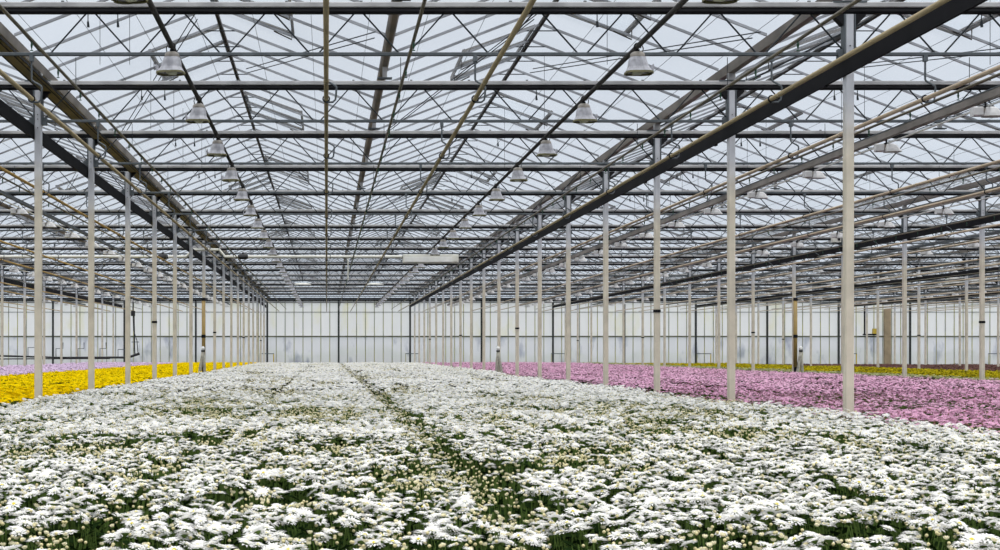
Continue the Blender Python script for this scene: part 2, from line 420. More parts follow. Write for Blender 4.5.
# ------------------------------------------------------------------ trusses
PIPES = [-4.8 + 0.825 + 0.0, -0.81, 0.79, 3.975]     # offsets from bay centre
PIPES[0] = -3.975
SPR = [-3.5, -0.01, 3.5]
RAILS = [-2.4, 2.4]
HP, HS = EYE + 2.72, EYE + 2.85
def truss_parts():
    out = {}
    L0, L1 = 0.0, W
    a = MB(); a.rbox(L0, L1, -0.045, 0.045, EYE+3.632, EYE+3.692, 0.018, 'dark_steel', 'x'); out['top_chord'] = a.mesh('top_chord')  # lower half of the tube, its shaded underside put into the colour
    a = MB(); a.rbox(L0, L1, -0.055, 0.03, EYE+3.692, EYE+3.75, 0.008, 'profile', 'x')  # upper half of the same tube, paler to paint light from above
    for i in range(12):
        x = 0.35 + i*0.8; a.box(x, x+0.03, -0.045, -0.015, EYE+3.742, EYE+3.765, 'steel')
    out['chord_lit_top'] = a.mesh('chord_lit_top')
    a = MB(); a.rbox(L0, L1, -0.02, 0.02, EYE+3.18, EYE+3.218, 0.006, 'steel', 'x'); out['bottom_chord'] = a.mesh('bottom_chord')
    a = MB()
    for i in range(10):
        xb, xt = i*0.96 + 0.02, i*0.96 + 0.50
        a.tube([(xb+0.045, 0, EYE+3.205), (xt-0.045, 0, EYE+3.64)], 0.0095, 'rod', 6)
        a.tube([(xt+0.045, 0, EYE+3.64), (xb+0.96-0.045, 0, EYE+3.205)], 0.0095, 'rod', 6)
    out['web_rods'] = a.mesh('web_rods')
    a = MB(); a.box(-0.03, 0.03, -0.03, 0.03, EYE+3.742, EYE+3.93, 'profile'); a.box(-0.1, 0.1, -0.05, 0.05, EYE+3.742, EYE+3.76, 'steel')
    out['gutter_post'] = a.mesh('gutter_post')
    a = MB()
    a.box(-0.022, 0.022, -0.022, 0.022, EYE+3.12, EYE+3.205, 'steel')
    pts = [(0,0,EYE+3.16),(0,0,EYE+2.93)]
    for q in range(1, 7):
        t = q/6; pts.append((0.10*(1-math.cos(t*math.pi))/2*1.1, 0, EYE+2.93-0.09*t))
    pts += [(0.105,0,EYE+2.76),(0.098,0,EYE+2.71),(0.07,0,EYE+2.685),(0.0,0,EYE+2.683)]
    a.tube(pts, 0.011, 'steel', 6)
    a.tube([(0.035*math.cos(t), 0, EYE+2.72+0.035*math.sin(t)) for t in [i*math.pi/6 for i in range(13)]], 0.008, 'dark_steel', 6)
    out['pipe_hanger'] = a.mesh('pipe_hanger')
    a = MB(); a.tube([(0,0,EYE+3.63),(0,0,EYE+3.55)], 0.006, 'rod', 5)
    a.tube([(0,0,EYE+3.55),(0.004,0,EYE+3.49)], [0.012,0.016], 'rod', 6)
    out['wire_hook'] = a.mesh('wire_hook')
    a = MB(); a.tube([(0,0.06,EYE+3.1),(0,0.06,EYE+4.15)], 0.0035, 'rod', 4); out['drop_wire'] = a.mesh('drop_wire')
    return out
TP = truss_parts()
def truss(i, k):
    y = Y0 + i*D; x0 = row_x(k-1); ctr = W/2
    n = TN.get(k, 0); TN[k] = n + 1
    t = thing('roof_truss', (x0, y, 0), 'grey steel lattice truss, %s from the camera, spanning the %s' % (ordn(n), BAY[k]), 'roof truss', 'lattice trusses carrying the roof')
    for nm in ('top_chord', 'chord_lit_top', 'bottom_chord', 'web_rods'): link(nm, TP[nm], t)
    link('gutter_post', TP['gutter_post'], t, (ctr, 0, 0.04))
    if i < 11 and k in (-1, 0, 1) or i < 9 and k == 2:
        for p in PIPES:
            if in_view(x0+ctr+p, x0+ctr+p, y, 0.2): link('pipe_hanger', TP['pipe_hanger'], t, (ctr+p, 0, 0))
    if i < 5:
        for p in (1.43, 1.75, 6.9):
            if in_view(x0+p, x0+p, y, 0): link('wire_hook', TP['wire_hook'], t, (p, 0, 0)); link('drop_wire', TP['drop_wire'], t, (p+0.12, 0, 0))
TN = {}
for k in KBAYS:
    for i in range(18):
        if in_view(row_x(k-1), row_x(k), Y0 + i*D, 0.0): truss(i, k)

# ------------------------------------------------------------------ columns
def column_parts():
    o = {}
    a = MB(); c = 0.048; a.rbox(-c, c, -c, c, 0, EYE+3.62, 0.012, 'column', 'z'); o['shaft'] = a.mesh('shaft')
    a = MB()
    for s in (-1, 1):
        a.box(s*0.056-0.008, s*0.056+0.008, -0.052, 0.052, EYE+3.14, EYE+3.62, 'steel')
        a.prism([(s*0.072, EYE+3.62), (s*0.17, EYE+3.62), (s*0.17, EYE+3.60), (s*0.072, EYE+3.50)], -0.05, 0.05, 'dark_steel')
    a.box(-0.18, 0.18, -0.06, 0.06, EYE+3.742, EYE+3.76, 'steel')
    a.box(-0.05, 0.05, -0.04, 0.04, EYE+3.76, EYE+3.86, 'profile')
    o['head_bracket'] = a.mesh('head_bracket')
    a = MB()
    for s in (-1, 1):
        a.box(s*0.092-0.028, s*0.092+0.028, -0.035, 0.035, EYE+3.14, EYE+3.25, 'steel')
    for z in (3.22, 3.28, 3.10):
        a.tube([(0,-0.048,EYE+z),(0,-0.058,EYE+z)], 0.007, 'dark_steel', 6)
    o['chord_clamp'] = a.mesh('chord_clamp')
    a = MB(); a.rbox(-0.056, 0.056, -0.056, 0.056, EYE+0.67, EYE+0.72, 0.012, 'dark_steel', 'z'); o['strap'] = a.mesh('strap')
    return o
CP = column_parts()
CN = {}
for k in range(-3, 6):
    for i in range(18):
        y = Y0 + i*D; x = row_x(k)
        if not in_view(x, x, y, 0.1): continue
        n = CN.get(k, 0); CN[k] = n+1
        strap = (k == 0 and i % 4 == 2) or (k in (-1, 1) and i % 4 == 0 and i > 0) or (k == 2 and i % 4 == 2)
        c = thing('steel_column', (x, y, 0), 'cream steel column%s, %s along the %s' % (' with dark strap' if strap else '', ordn(n), ROWN[k]), 'column', 'columns in rows between the beds')
        link('shaft', CP['shaft'], c)
        link('head_bracket', CP['head_bracket'], c)
        if i < 11: link('chord_clamp', CP['chord_clamp'], c)
        if strap: link('strap', CP['strap'], c)

# ------------------------------------------------------------------ long runs: beams, pipes, sprinklers, lamp rails
def beam(x, k):
    m = MB(); ya = max(6.0, (abs(x)/0.5) - 4)
    m.rbox(-0.014, 0.014, ya, YW-0.6, EYE+2.95, EYE+3.138, 0.004, 'black', 'y')
    t = thing('screen_beam', (x, 0, 0), 'long flat black beam beside the column row at the ' + ROWN[k], 'beam', 'black beams along the column rows')
    link('box_section', m.mesh('box_section'), t)
    b = MB()
    for i in range(18):
        y = Y0 + i*D + 0.55
        if y > ya: b.box(-0.02, 0.02, y-0.05, y+0.05, EYE+2.935, EYE+2.95, 'black')
    link('joint_plate', b.mesh('joint_plate'), t)
for k in (-2, -1, 0, 1, 2, 3): beam(row_x(k) - 0.068, k)

# olive stained walkway-like beam resting on the trusses left of the white bed's column row
m = MB(); m.rbox(-0.095, 0.095, YA, YW-0.6, EYE+3.604, EYE+3.628, 0.005, 'olive', 'y')
t = thing('stained_beam', (row_x(-1) + 0.148, 0, 0), 'wide olive-stained board under the trusses, right of the left column row', 'beam')
link('board', m.mesh('board'), t)
m = MB()
for s in (-1, 0.45, 1): m.box(s*0.1-0.006, s*0.1+0.006, YA, YW-0.6, EYE+3.596, EYE+3.630, 'dark_steel')
link('edge_strip', m.mesh('edge_strip'), t)

PNAME = ['against the left column row', 'left of the middle', 'right of the middle', 'against the right column row']
for k in KBAYS:
    c = row_x(k) - W/2
    for j, p in enumerate(PIPES):
        x = c + p
        if not in_view(x, x, YW-6, 0): continue
        ya = max(6.5, (x/0.466 if x > 0 else -x/0.2261) * 0.8 - 1)
        m = MB(); m.tube([(0, ya, HP), (0, YW-0.9, HP)], 0.0245, 'pipe' if k == 0 else ('pipe_yellow' if k < 0 else 'pipe_pale'), 12)
        y = ya + 2.0
        while y < YW - 3:
            m.tube([(0, y, HP), (0, y+0.06, HP)], 0.028, 'pipe' if k == 0 else ('pipe_yellow' if k < 0 else 'pipe_pale'), 12); y += 6.0
        tag(link('heating_pipe', m.mesh('heating_pipe', True), None, (x, 0, 0)),
            '%s heating pipe %s of the %s' % ('straight tan' if k == 0 else ('ochre yellow' if k < 0 else 'pale tan'), PNAME[j], BAY[k]), 'pipe', 'heating pipes hung under the trusses')

SNAME = ['left', 'middle', 'right']
nz_mesh = MB(); nz_mesh.tube([(0,0,HS-0.014),(0,0,HS-0.04)], 0.009, 'green', 6)
nz_mesh.tube([(0,0,HS-0.04),(0,0,HS-0.075)], [0.013, 0.007], 'green', 6)
nz_mesh.box(-0.014, 0.014, -0.004, 0.004, HS-0.10, HS-0.092, 'green'); nz_mesh.tube([(0,0,HS-0.075),(0,0,HS-0.1)], 0.004, 'green', 5)
NZ = nz_mesh.mesh('nozzle')
for k in KBAYS:
    c = row_x(k) - W/2
    for j, p in enumerate(SPR):
        x = c + p
        if not in_view(x, x, YW-6, 0): continue
        ya = max(8.0, (x/0.466 if x > 0 else -x/0.2261) * 0.85 - 1)
        m = MB(); m.tube([(0, ya, HS), (0, YW-1.1, HS)], 0.0165, 'sprinkler', 10)
        for i in range(18):
            y = Y0 + i*D
            if y > ya: m.tube([(0, y, HS), (0, y, EYE+3.165)], 0.004, 'rod', 5)
        y = 13.2; near = []
        while y < YW - 2:
            if y > ya:
                if y < 36 and k in (0, 1) and in_view(x, x, y, 0): near.append(y)
                elif y < 60: m.tube([(0,y,HS-0.014),(0,y,HS-0.09)], 0.01, 'green', 5)
            y += 1.3
        o = link('sprinkler_line', m.mesh('sprinkler_line'), None, (x, 0, 0))
        tag(o, 'thin sprinkler line with green nozzles, the %s one in the %s' % (SNAME[j], BAY[k]), 'sprinkler line', 'sprinkler lines under the roof')
        for y in near: link('nozzle', NZ, o, (0, y, 0))

# lamps
HL = EYE + 3.150
def lamp_parts():
    o = {}
    a = MB()
    a.tube([(0.034*math.cos(t), 0, 0.0+0.034*math.sin(t)) for t in [math.pi*1.35*i/10 - 0.5 for i in range(11)]], 0.007, 'dark_steel', 6)
    a.box(-0.02, 0.02, -0.012, 0.012, -0.075, -0.03, 'dark_steel')
    a.tube([(0.045,0.0,0.02),(0.06,0.0,-0.02),(0.05,0,-0.07)], 0.006, 'rubber', 5)
    o['hook'] = a.mesh('hook')
    def ring(r, z, n=20, sx=1.0, sy=1.0, ox=0.0, sq=0.0):
        pts = []
        for i in range(n):
            t = 2*math.pi*i/n; cx, cy = math.cos(t), math.sin(t)
            q = 1 + sq*(abs(math.sin(2*t)))*0.25
            pts.append((ox + r*sx*cx*q, r*sy*cy*q, z))
        return pts
    a = MB(); a.loft([ring(0.012,-0.052), ring(0.05,-0.058), ring(0.072,-0.075), ring(0.08,-0.115), ring(0.066,-0.14)], 'lamp_cream')
    o['gear_housing'] = a.mesh('gear_housing', True)
    a = MB()
    outer = [ring(0.078,-0.115,20,1,1,0,0.6), ring(0.084,-0.15,20,1,1,0,0.8), ring(0.094,-0.215,20,1.05,0.95,0.008,0.9), ring(0.11,-0.25,20,1.1,0.92,0.012,0.9), ring(0.118,-0.265,20,1.12,0.92,0.014,0.9)]
    inner = [ring(0.112,-0.265,20,1.12,0.92,0.014,0.9), ring(0.088,-0.215,20,1.05,0.95,0.008,0.9), ring(0.07,-0.14)]
    a.loft(outer + inner, 'lamp_white')
    # raised side flare
    a.prism([(0.10,-0.262),(0.155,-0.258),(0.165,-0.215),(0.155,-0.185),(0.142,-0.235),(0.10,-0.245)], -0.05, 0.05, 'lamp_white')
    o['reflector'] = a.mesh('reflector')
    a = MB(); a.loft([ring(0.120,-0.262,20,1.12,0.92,0.014,0.9), ring(0.122,-0.283,20,1.12,0.92,0.014,0.9), ring(0.112,-0.283,20,1.12,0.92,0.014,0.9), ring(0.110,-0.262,20,1.12,0.92,0.014,0.9)], 'lamp_rim', False, False)
    o['rim'] = a.mesh('rim')
    a = MB(); a.tube([(-0.055,0,-0.262),(-0.045,0,-0.262),(0.03,0,-0.262),(0.06,0,-0.262)], [0.012,0.03,0.032,0.012], 'bulb', 10)
    o['bulb'] = a.mesh('bulb', True)
    # far copy in one mesh
    a = MB(); a.loft([ring(0.02,0.02,10), ring(0.02,-0.05,10)], 'dark_steel')
    a.loft([ring(0.03,-0.055,10), ring(0.07,-0.09,10), ring(0.065,-0.14,10)], 'lamp_cream')
    a.loft([ring(0.078,-0.12,10), ring(0.094,-0.215,10), ring(0.125,-0.265,10,1.08,0.92,0.014)], 'lamp_white', True, False)
    a.loft([ring(0.125,-0.265,10,1.08,0.92,0.014), ring(0.125,-0.285,10,1.08,0.92,0.014)], 'lamp_rim', False, True)
    o['far'] = a.mesh('growing_lamp')
    # side-mounted lamp of the other bays: gear box with a low dish beside it
    a = MB(); a.tube([(0,0,0),(0,0,-0.06)], 0.012, 'dark_steel', 6); a.box(-0.03, 0.03, -0.02, 0.02, -0.075, -0.05, 'dark_steel'); o['bracket'] = a.mesh('bracket')
    a = MB(); a.rbox(-0.16, -0.045, -0.06, 0.06, -0.175, -0.065, 0.012, 'lamp_box', 'x'); a.rbox(-0.045, 0.0, -0.03, 0.03, -0.14, -0.075, 0.01, 'lamp_cream', 'x'); o['gear_box'] = a.mesh('gear_box')
    def rr(x0, x1, w_, z, n=16):
        return [((x0+x1)/2 + (x1-x0)/2*math.copysign(abs(math.cos(t))**0.6, math.cos(t)), w_*math.copysign(abs(math.sin(t))**0.6, math.sin(t)), z) for t in [2*math.pi*i/n for i in range(n)]]
    a = MB(); a.loft([rr(0.0,0.10,0.05,-0.065), rr(-0.01,0.14,0.07,-0.085), rr(-0.03,0.18,0.09,-0.14), rr(-0.04,0.21,0.10,-0.18), rr(-0.03,0.20,0.09,-0.18), rr(-0.01,0.15,0.07,-0.12)], 'lamp_box'); o['dish'] = a.mesh('dish')
    a = MB(); a.tube([(0.0,0,-0.155),(0.02,0,-0.155),(0.13,0,-0.155),(0.15,0,-0.155)], [0.01,0.022,0.022,0.01], 'bulb', 8); o['tube_bulb'] = a.mesh('tube_bulb', True)
    a = MB(); a.rbox(-0.16, -0.045, -0.06, 0.06, -0.175, -0.065, 0.012, 'lamp_box', 'x')
    a.loft([rr(0.0,0.10,0.05,-0.0,8), rr(-0.01,0.14,0.07,-0.085,8), rr(-0.04,0.21,0.10,-0.18,8)], 'lamp_box'); o['far_side'] = a.mesh('side_lamp')
    return o
LP = lamp_parts()
for k in KBAYS:
    c = row_x(k) - W/2
    for j, p in enumerate(RAILS):
        x = c + p
        if not in_view(x, x, YW-8, 0): continue
        ya = max(9.0, (x/0.466 if x > 0 else -x/0.2261) * 0.85 - 1)
        m = MB()
        if k == 0: m.tube([(0, ya, HL), (0, YW-1.5, HL)], 0.028, 'rail', 10); hl = HL
        else:
            m.rbox(-0.03, 0.03, ya, YW-1.5, EYE+(3.05 if k == 1 else 3.10), EYE+3.15, 0.006, 'gutter' if k == 1 else 'steel', 'y'); m.box(-0.034, 0.034, ya, YW-1.5, EYE+3.15, EYE+3.165, 'steel')
            m.tube([(0.03, ya, EYE+2.99), (0.03, YW-1.5, EYE+2.99)], 0.013, 'white' if k > 0 else 'cream_box', 8); hl = EYE + 3.04
        tag(link('lamp_rail', m.mesh('lamp_rail', k == 0), None, (x, 0, 0)), ('round dark' if k == 0 else 'grey channel') + ' lamp rail under the %s ridge of the %s' % (['left','right'][j], BAY[k]), 'lamp rail', 'rails carrying the lamps')
        n = 0
        for q in range(-1, 27):
            y = 14.9 + 3.11*q - (0 if k == 0 else 0.45)
            if y < ya or y > YW-2 or not in_view(x, x, y, -0.05): continue
            lab = 'growing lamp, %s along the %s rail of the %s' % (ordn(n), ['left','right'][j], BAY[k]); n += 1
            rz = (math.pi if j == 0 and k == 0 else 0) + random.uniform(-0.25, 0.25)
            if k != 0: rz = random.uniform(-0.12, 0.12)
            if y < 44 and k in (0, 1, -1):
                t = thing('growing_lamp', (x, y, hl), lab, 'lamp', 'growing lamps along the rails'); t.rotation_euler.z = rz
                for nm in ('hook','gear_housing','reflector','rim','bulb') if k == 0 else ('bracket','gear_box','dish','tube_bulb'): link(nm, LP[nm], t)
            else:
                t = link('growing_lamp', LP['far' if k == 0 else 'far_side'], None, (x, y, hl)); t.rotation_euler.z = rz
                tag(t, lab, 'lamp', 'growing lamps along the rails')

# thin screen wires lying on the trusses
for k in (-1, 0, 1):
    for j in range(14):
        x = row_x(k-1) + 0.55 + 0.654*j
        m = MB(); m.tube([(0, YA, EYE+3.772), (0, YW-0.7, EYE+3.772)], 0.003, 'rod', 4)
        tag(link('screen_wire', m.mesh('screen_wire'), None, (x, 0, 0)), 'thin wire, %s from the left, along the trusses of the %s' % ('leftmost' if j == 0 else ordn(j), BAY[k]), 'wire', 'wires along the trusses')

# ------------------------------------------------------------------ end wall
xl, xr_ = row_x(-4), row_x(5)
wb = MB()
wb.box(xl, xr_, YW, YW+0.02, 0, EYE+1.0, 'sheet_low')
wall = link('wall_back', wb.mesh('wall_back')); tag(wall, 'translucent panelled end wall of the greenhouse', 'wall', kind='structure')
m = MB(); m.box(xl, xr_, YW, YW+0.02, EYE+1.0, EYE+3.5, 'sheet_up'); link('upper_sheets', m.mesh('upper_sheets'), wall)
m = MB()
x = row_x(-4)
for k in range(-3, 6):
    for s in (0, 1):
        a = row_x(k-1) + s*4.8
        m.add([(a, YW, EYE+3.5), (a+4.8, YW, EYE+3.5), (a+4.8, YW, HG), (a+2.4, YW, HR), (a, YW, HG)], [(0,1,2,3,4)], 'glass')
link('gable_glass', m.mesh('gable_glass'), wall)
m = MB()
i = 0; x = xl
while x < xr_ + 0.01:
    m.box(x-0.025, x+0.025, YW-0.03, YW, 0, EYE+3.5, 'wallbar'); x += 0.6
link('glazing_bars', m.mesh('wall_bars'), wall)
m = MB(); m.box(xl, xr_, YW-0.10, YW-0.03, EYE+0.99, EYE+1.09, 'midrail'); link('middle_rail', m.mesh('middle_rail'), wall)
m = MB(); m.box(xl, xr_, YW-0.06, YW-0.03, EYE+2.66, EYE+2.70, 'steel'); link('upper_rail', m.mesh('upper_rail'), wall)
m = MB(); m.rbox(xl, xr_, YW-0.25, YW-0.05, EYE+3.42, EYE+3.64, 0.02, 'black', 'x'); link('head_beam', m.mesh('head_beam'), wall)
m = MB(); m.box(xl, xr_, YW-0.10, YW-0.03, EYE+3.30, EYE+3.36, 'profile'); link('head_profile', m.mesh('head_profile'), wall)
pm = MB(); pm.rbox(-0.06, 0.06, -0.16, -0.03, 0, EYE+3.42, 0.01, 'post', 'z'); PM = pm.mesh('wall_post')
for k in range(-4, 6):
    for s in (0, 1):
        x = row_x(k) + s*4.8
        if x <= xr_ and in_view(x, x, YW, 0.5): link('wall_post', PM, wall, (x, YW, 0))

# hedge outside
verts = []
hb = MB()
rs = random.Random(3)
x = -40
while x < 62:
    h = rs.uniform(1.0, 1.9); wdt = rs.uniform(1.2, 2.4)
    rings = []
    for j, (rr, zz) in enumerate(((0.9,-0.1),(1.0,0.35),(0.95,0.7),(0.6,0.93),(0.2,1.0))):
        rings.append([(x + wdt*rr*math.cos(t)*rs.uniform(.9,1.1), YW+14 + wdt*rr*math.sin(t), h*zz*rs.uniform(.93,1.07)) for t in [2*math.pi*i/10 for i in range(10)]])
    hb.loft(rings, 'hedge'); x += wdt*0.95
tag(link('hedge', hb.mesh('hedge')), 'blurred green hedge growing outside behind the end wall', 'hedge', kind='stuff')

# yellow pipe hoops in front of the end wall
hm = MB(); hm.tube([(-0.45,0,0),(-0.45,0,1.36)], 0.025, 'wallbar', 8)
hm2 = MB(); hm2.tube([(0.45,0,0),(0.45,0,1.36)], 0.035, 'hoop', 8)
hm3 = MB(); hm3.tube([(-0.47,0,1.38),(0.47,0,1.38)], 0.025, 'steel', 8)
HM = (hm.mesh('upright'), hm2.mesh('upright_yellow'), hm3.mesh('crossbar'))
for k, nm in ((-1,'left edge of the white bed'),(0,'right edge of the white bed'),(1,'far edge of the pink bed'),(2,'far edge of the right yellow bed'),(3,'fourth bay on the right'),(4,'far right')):
    x = row_x(k)
    if not in_view(x, x, YW-2, -0.3): continue
    h = thing('pipe_hoop', (x+0.05, YW-2.0, 0), 'metal hoop with one yellow upright, end wall, ' + nm, 'hoop', 'hoops at the end wall')
    link('upright', HM[0], h); u = link('upright', HM[1], h); u['label'] = 'yellow painted upright'; link('crossbar', HM[2], h)

# tan panel and small shelf on the end wall at the far right
xx = (884.3 - 326.7) * YW / FPX
m = MB(); m.rbox(xx-0.22, xx+0.22, YW-0.62, YW-0.42, 0, EYE+2.9, 0.02, 'tan', 'z'); 
tag(link('tan_panel', m.mesh('tan_panel')), 'tall tan panel standing against the end wall on the far right', 'panel')
t = thing('wall_shelf', ((871-326.7)*YW/FPX, YW-0.3, EYE+1.12), 'small dark shelf with a yellow-green box on the end wall rail, far right', 'shelf')
m = MB(); m.box(-0.6, 0.35, -0.2, 0.18, 0, 0.1, 'dark_steel'); m.box(-0.6,-0.52,-0.1,0.0,0.1,2.1,'dark_steel'); link('shelf_board', m.mesh('shelf_board'), t)
m = MB(); m.box(0.0, 0.3, -0.1, 0.1, 0.1, 0.45, 'hoop'); link('box', m.mesh('shelf_box'), t)

# ------------------------------------------------------------------ cross main, boxes and other fittings
YM = 10.15 * D; pxm = FPX / YM
HM_ = EYE + (352-256.7)/pxm
m = MB()
def px(xp): return (xp-326.7)/pxm
m.tube([(px(402), YM, HM_), (px(237), YM, HM_), (px(225), YM, HM_), (px(219.5), YM, HM_+0.22), (px(193), YM, HM_+0.22), (px(186), YM, HM_), (px(176), YM, HM_), (px(-20), YM, HM_)], 0.045, 'cream_box', 10)
t = thing('water_main', (0,0,0), 'cream cross pipe stepping over the left column row below the trusses', 'pipe')
link('main_pipe', m.mesh('main_pipe'), t)
for xp in (163, 243):
    m = MB(); m.tube([(px(xp)-0.16,YM,HM_),(px(xp)-0.1,YM,HM_),(px(xp)+0.1,YM,HM_),(px(xp)+0.16,YM,HM_)],[0.05,0.085,0.085,0.05],'rubber',10)
    m.box(px(xp)-0.03,px(xp)+0.03,YM-0.03,YM+0.03,HM_+0.05,HM_+0.14,'rubber')
    link('valve', m.mesh('valve'), t)
m = MB(); m.tube([(px(348),YM,HM_-0.02),(px(348),YM,HM_-0.75)],0.018,'cream_box',6); link('drop_pipe', m.mesh('drop_pipe'), t)

def duct(xa, xb, y, h, label):
    t = thing('air_heater', ((xa+xb)/2, y, h), label, 'heater', 'cream heater boxes under the trusses')
    w2 = (xb-xa)/2
    m = MB(); m.rbox(-w2, w2, -0.22, 0.22, -0.13, 0.13, 0.015, 'cream_box', 'x'); link('casing', m.mesh('casing'), t)
    m = MB(); m.box(-w2+0.03, w2-0.2, -0.232, -0.22, -0.10, 0.06, 'white'); m.box(w2-0.14, w2-0.04, -0.232, -0.22, -0.08, 0.08, 'cream_box'); link('front_panel', m.mesh('front_panel'), t)
    m = MB()
    for s in (-1, 1): m.tube([(s*w2*0.8, 0, 0.13), (s*w2*0.8, 0, EYE+3.165-h)], 0.01, 'rod', 5)
    link('hanger_rod', m.mesh('hanger_rod'), t)
duct(px(403), px(458), YM, EYE+(352-259)/pxm, 'long cream heater box at the end of the cross pipe in the centre bay')
YM2 = 14.6 * D; p2 = FPX/YM2
duct((947-326.7)/p2, (985-326.7)/p2, YM2, EYE+(352-261)/p2 - 0.9, 'cream heater box hanging far back in the fourth bay on the right')
m = MB(); pts = []
for i in range(13):
    t_ = i/12; pts.append((px(458)+0.9*t_, YM+0.1, EYE+(352-256)/pxm + 0.22*math.sin(t_*math.pi*1.3)*(1 if t_<.8 else .6)))
m.tube(pts, 0.022, 'rubber', 6)
tag(link('supply_cable', m.mesh('supply_cable')), 'black cable looping right from the cream heater box', 'cable')

# circulation fans: shallow white cowls
for xp, nm in ((303, 'left'), (374, 'right')):
    yf = 13.7*D; pf = FPX/yf
    t = thing('circulation_fan', ((xp-326.7)/pf, yf-1.2, EYE+(352-286)/pf), 'shallow white fan cowl hanging in the %s half of the centre bay' % nm, 'fan', 'white fan cowls in the centre bay')
    m = MB()
    rr = [(0.36,-0.02),(0.37,0.0),(0.29,0.045),(0.14,0.07)]
    m.loft([[(r*math.cos(a), r*math.sin(a), z) for a in [2*math.pi*i/16 for i in range(16)]] for r, z in rr], 'cream_box', False, True)
    link('cowl', m.mesh('cowl', True), t)
    m = MB(); m.tube([(0,0,0.12),(0,0,0.36)], 0.015, 'rod', 6); link('hanger_rod', m.mesh('fan_hanger'), t)
    m = MB(); m.tube([(0,0,-0.03),(0,0,0.08)], 0.06, 'dark_steel', 10)
    for a in range(3):
        w_ = a*2.094; m.tube([(0.05*math.cos(w_),0.05*math.sin(w_),0.0),(0.32*math.cos(w_),0.32*math.sin(w_),0.0)], [0.02,0.04], 'dark_steel', 4)
    link('rotor', m.mesh('rotor'), t)

# standpipes with wrapped hose bundles beside three columns
def bundle(x, y, label, lean=-1):
    t = thing('hose_bundle', (x, y, 0), label, 'hose bundle', 'pale hose bundles standing by columns')
    m = MB(); m.tube([(lean*0.16,0,0),(lean*0.14,0,0.6),(lean*0.05,0,1.2),(0,0,1.55)], [0.06,0.06,0.05,0.045], 'cloth', 10)
    link('wrap', m.mesh('wrap', True), t)
    m = MB(); m.tube([(-lean*0.06,0.02,0),(-lean*0.06,0.02,0.7),(-lean*0.03,0.02,1.2),(0.0,0.02,1.55)], [0.045,0.05,0.05,0.045], 'cloth', 10)
    link('wrap', m.mesh('wrap', True), t)
    m = MB(); m.tube([(0,0,1.54),(0,0,1.60),(0,0,1.65),(0,0,1.67)], [0.05,0.06,0.05,0.02], 'white', 12); link('cap', m.mesh('cap', True), t)
    m = MB(); m.tube([(0,0,1.50),(0,0,1.545)], 0.062, 'rubber', 10); link('band', m.mesh('band'), t)
yb = 10.45*D
bundle(row_x(-1)+0.0, yb-0.36, 'pale wrapped hose bundle with white cap beside the left column row')
bundle(row_x(0)-0.05, yb-0.2, 'pale wrapped hose bundle with white cap beside the right column row', 1)
bundle(row_x(1)+0.16, yb-0.2, 'pale wrapped hose bundle with white cap beyond the pink bed', -1)
for x, h, nm in ((row_x(-1), 3.25, 'left column row'), (row_x(1), 3.25, 'column beyond the pink bed')):
    t = thing('standpipe', (x-0.0, yb-0.15, 0), 'ochre standpipe with dark bands in front of the ' + nm, 'pipe', 'ochre standpipes')
    m = MB(); m.tube([(0,0,1.0),(0,0,h)], 0.06, 'ochre', 12); link('riser', m.mesh('riser', True), t)
    m = MB()
    m.tube([(0,0,0),(0,0,1.0)], 0.05, 'dark_steel', 10); link('foot', m.mesh('foot'), t)
    for z in (1.95, 3.15):
        m = MB(); m.tube([(0,0,z),(0,0,z+0.1)], 0.07, 'dark_steel', 12); link('band', m.mesh('band'), t)

# junction box by the column beyond the pink bed
yj = Y0 + 6*D
t = thing('junction_box', (row_x(1)-0.22, yj, EYE+3.37), 'cream junction box with dark sockets on a column beyond the pink bed', 'junction box')
m = MB(); m.rbox(-0.13, 0.13, -0.09, 0.06, -0.14, 0.14, 0.012, 'cream_box', 'z'); link('casing', m.mesh('jb_casing'), t)
m = MB(); m.box(0.02,0.1,-0.1,-0.09,0.02,0.1,'rubber'); m.box(0.02,0.1,-0.1,-0.09,-0.1,-0.02,'rubber'); link('socket', m.mesh('socket'), t)

# spray boom hanging over the left beds
ys = 16.5*D; ps = FPX/ys
def sx(xp): return (xp-326.7)/ps
def sz(yp): return EYE + (352-yp)/ps
t = thing('spray_boom', (0, 0, 0), 'long black spray boom hung on a cable above the lilac bed', 'spray boom')
m = MB(); m.tube([(sx(-12), ys, sz(355.5)), (sx(60), ys, sz(357.5)), (sx(128), ys, sz(357.5)), (sx(139.5), ys, sz(353.5))], [0.05,0.04,0.06,0.07], 'rubber', 8)
m.tube([(sx(-12), ys, sz(359)), (sx(110), ys, sz(358.5))], 0.03, 'rubber', 8); link('boom', m.mesh('boom'), t)
m = MB(); m.tube([(sx(133), ys, sz(296)), (sx(133), ys, sz(311))], 0.03, 'rod', 6)
m.tube([(sx(133), ys, sz(311)), (sx(133), ys, sz(316))], 0.11, 'rubber', 10); link('pulley', m.mesh('pulley'), t)
m = MB(); m.tube([(sx(133), ys, sz(315)), (sx(133.5), ys, sz(330)), (sx(137), ys, sz(341)), (sx(138), ys, sz(354))], 0.02, 'rubber', 6)
m.tube([(sx(134), ys, sz(316)), (sx(134.5), ys, sz(340)), (sx(134.5), ys, sz(349)), (sx(135), ys, sz(356))], 0.035, 'rubber', 6)
m.tube([(sx(131.5), ys, sz(342)), (sx(139), ys, sz(342))], 0.02, 'steel', 6); link('hanging_cable', m.mesh('hanging_cable'), t)
for xp, hh, dx in ((28, 347.5, 8), (56, 348.5, 7), (78, 348.5, 6), (100, 348.5, 6), (118, 349.5, 8)):
    m = MB(); m.tube([(sx(xp), ys, sz(357.5)), (sx(xp), ys, sz(hh)), (sx(xp+dx), ys, sz(hh)), (sx(xp+dx), ys, sz(hh-6))], 0.022, 'steel', 6)
    link('bent_pipe', m.mesh('bent_pipe'), t)

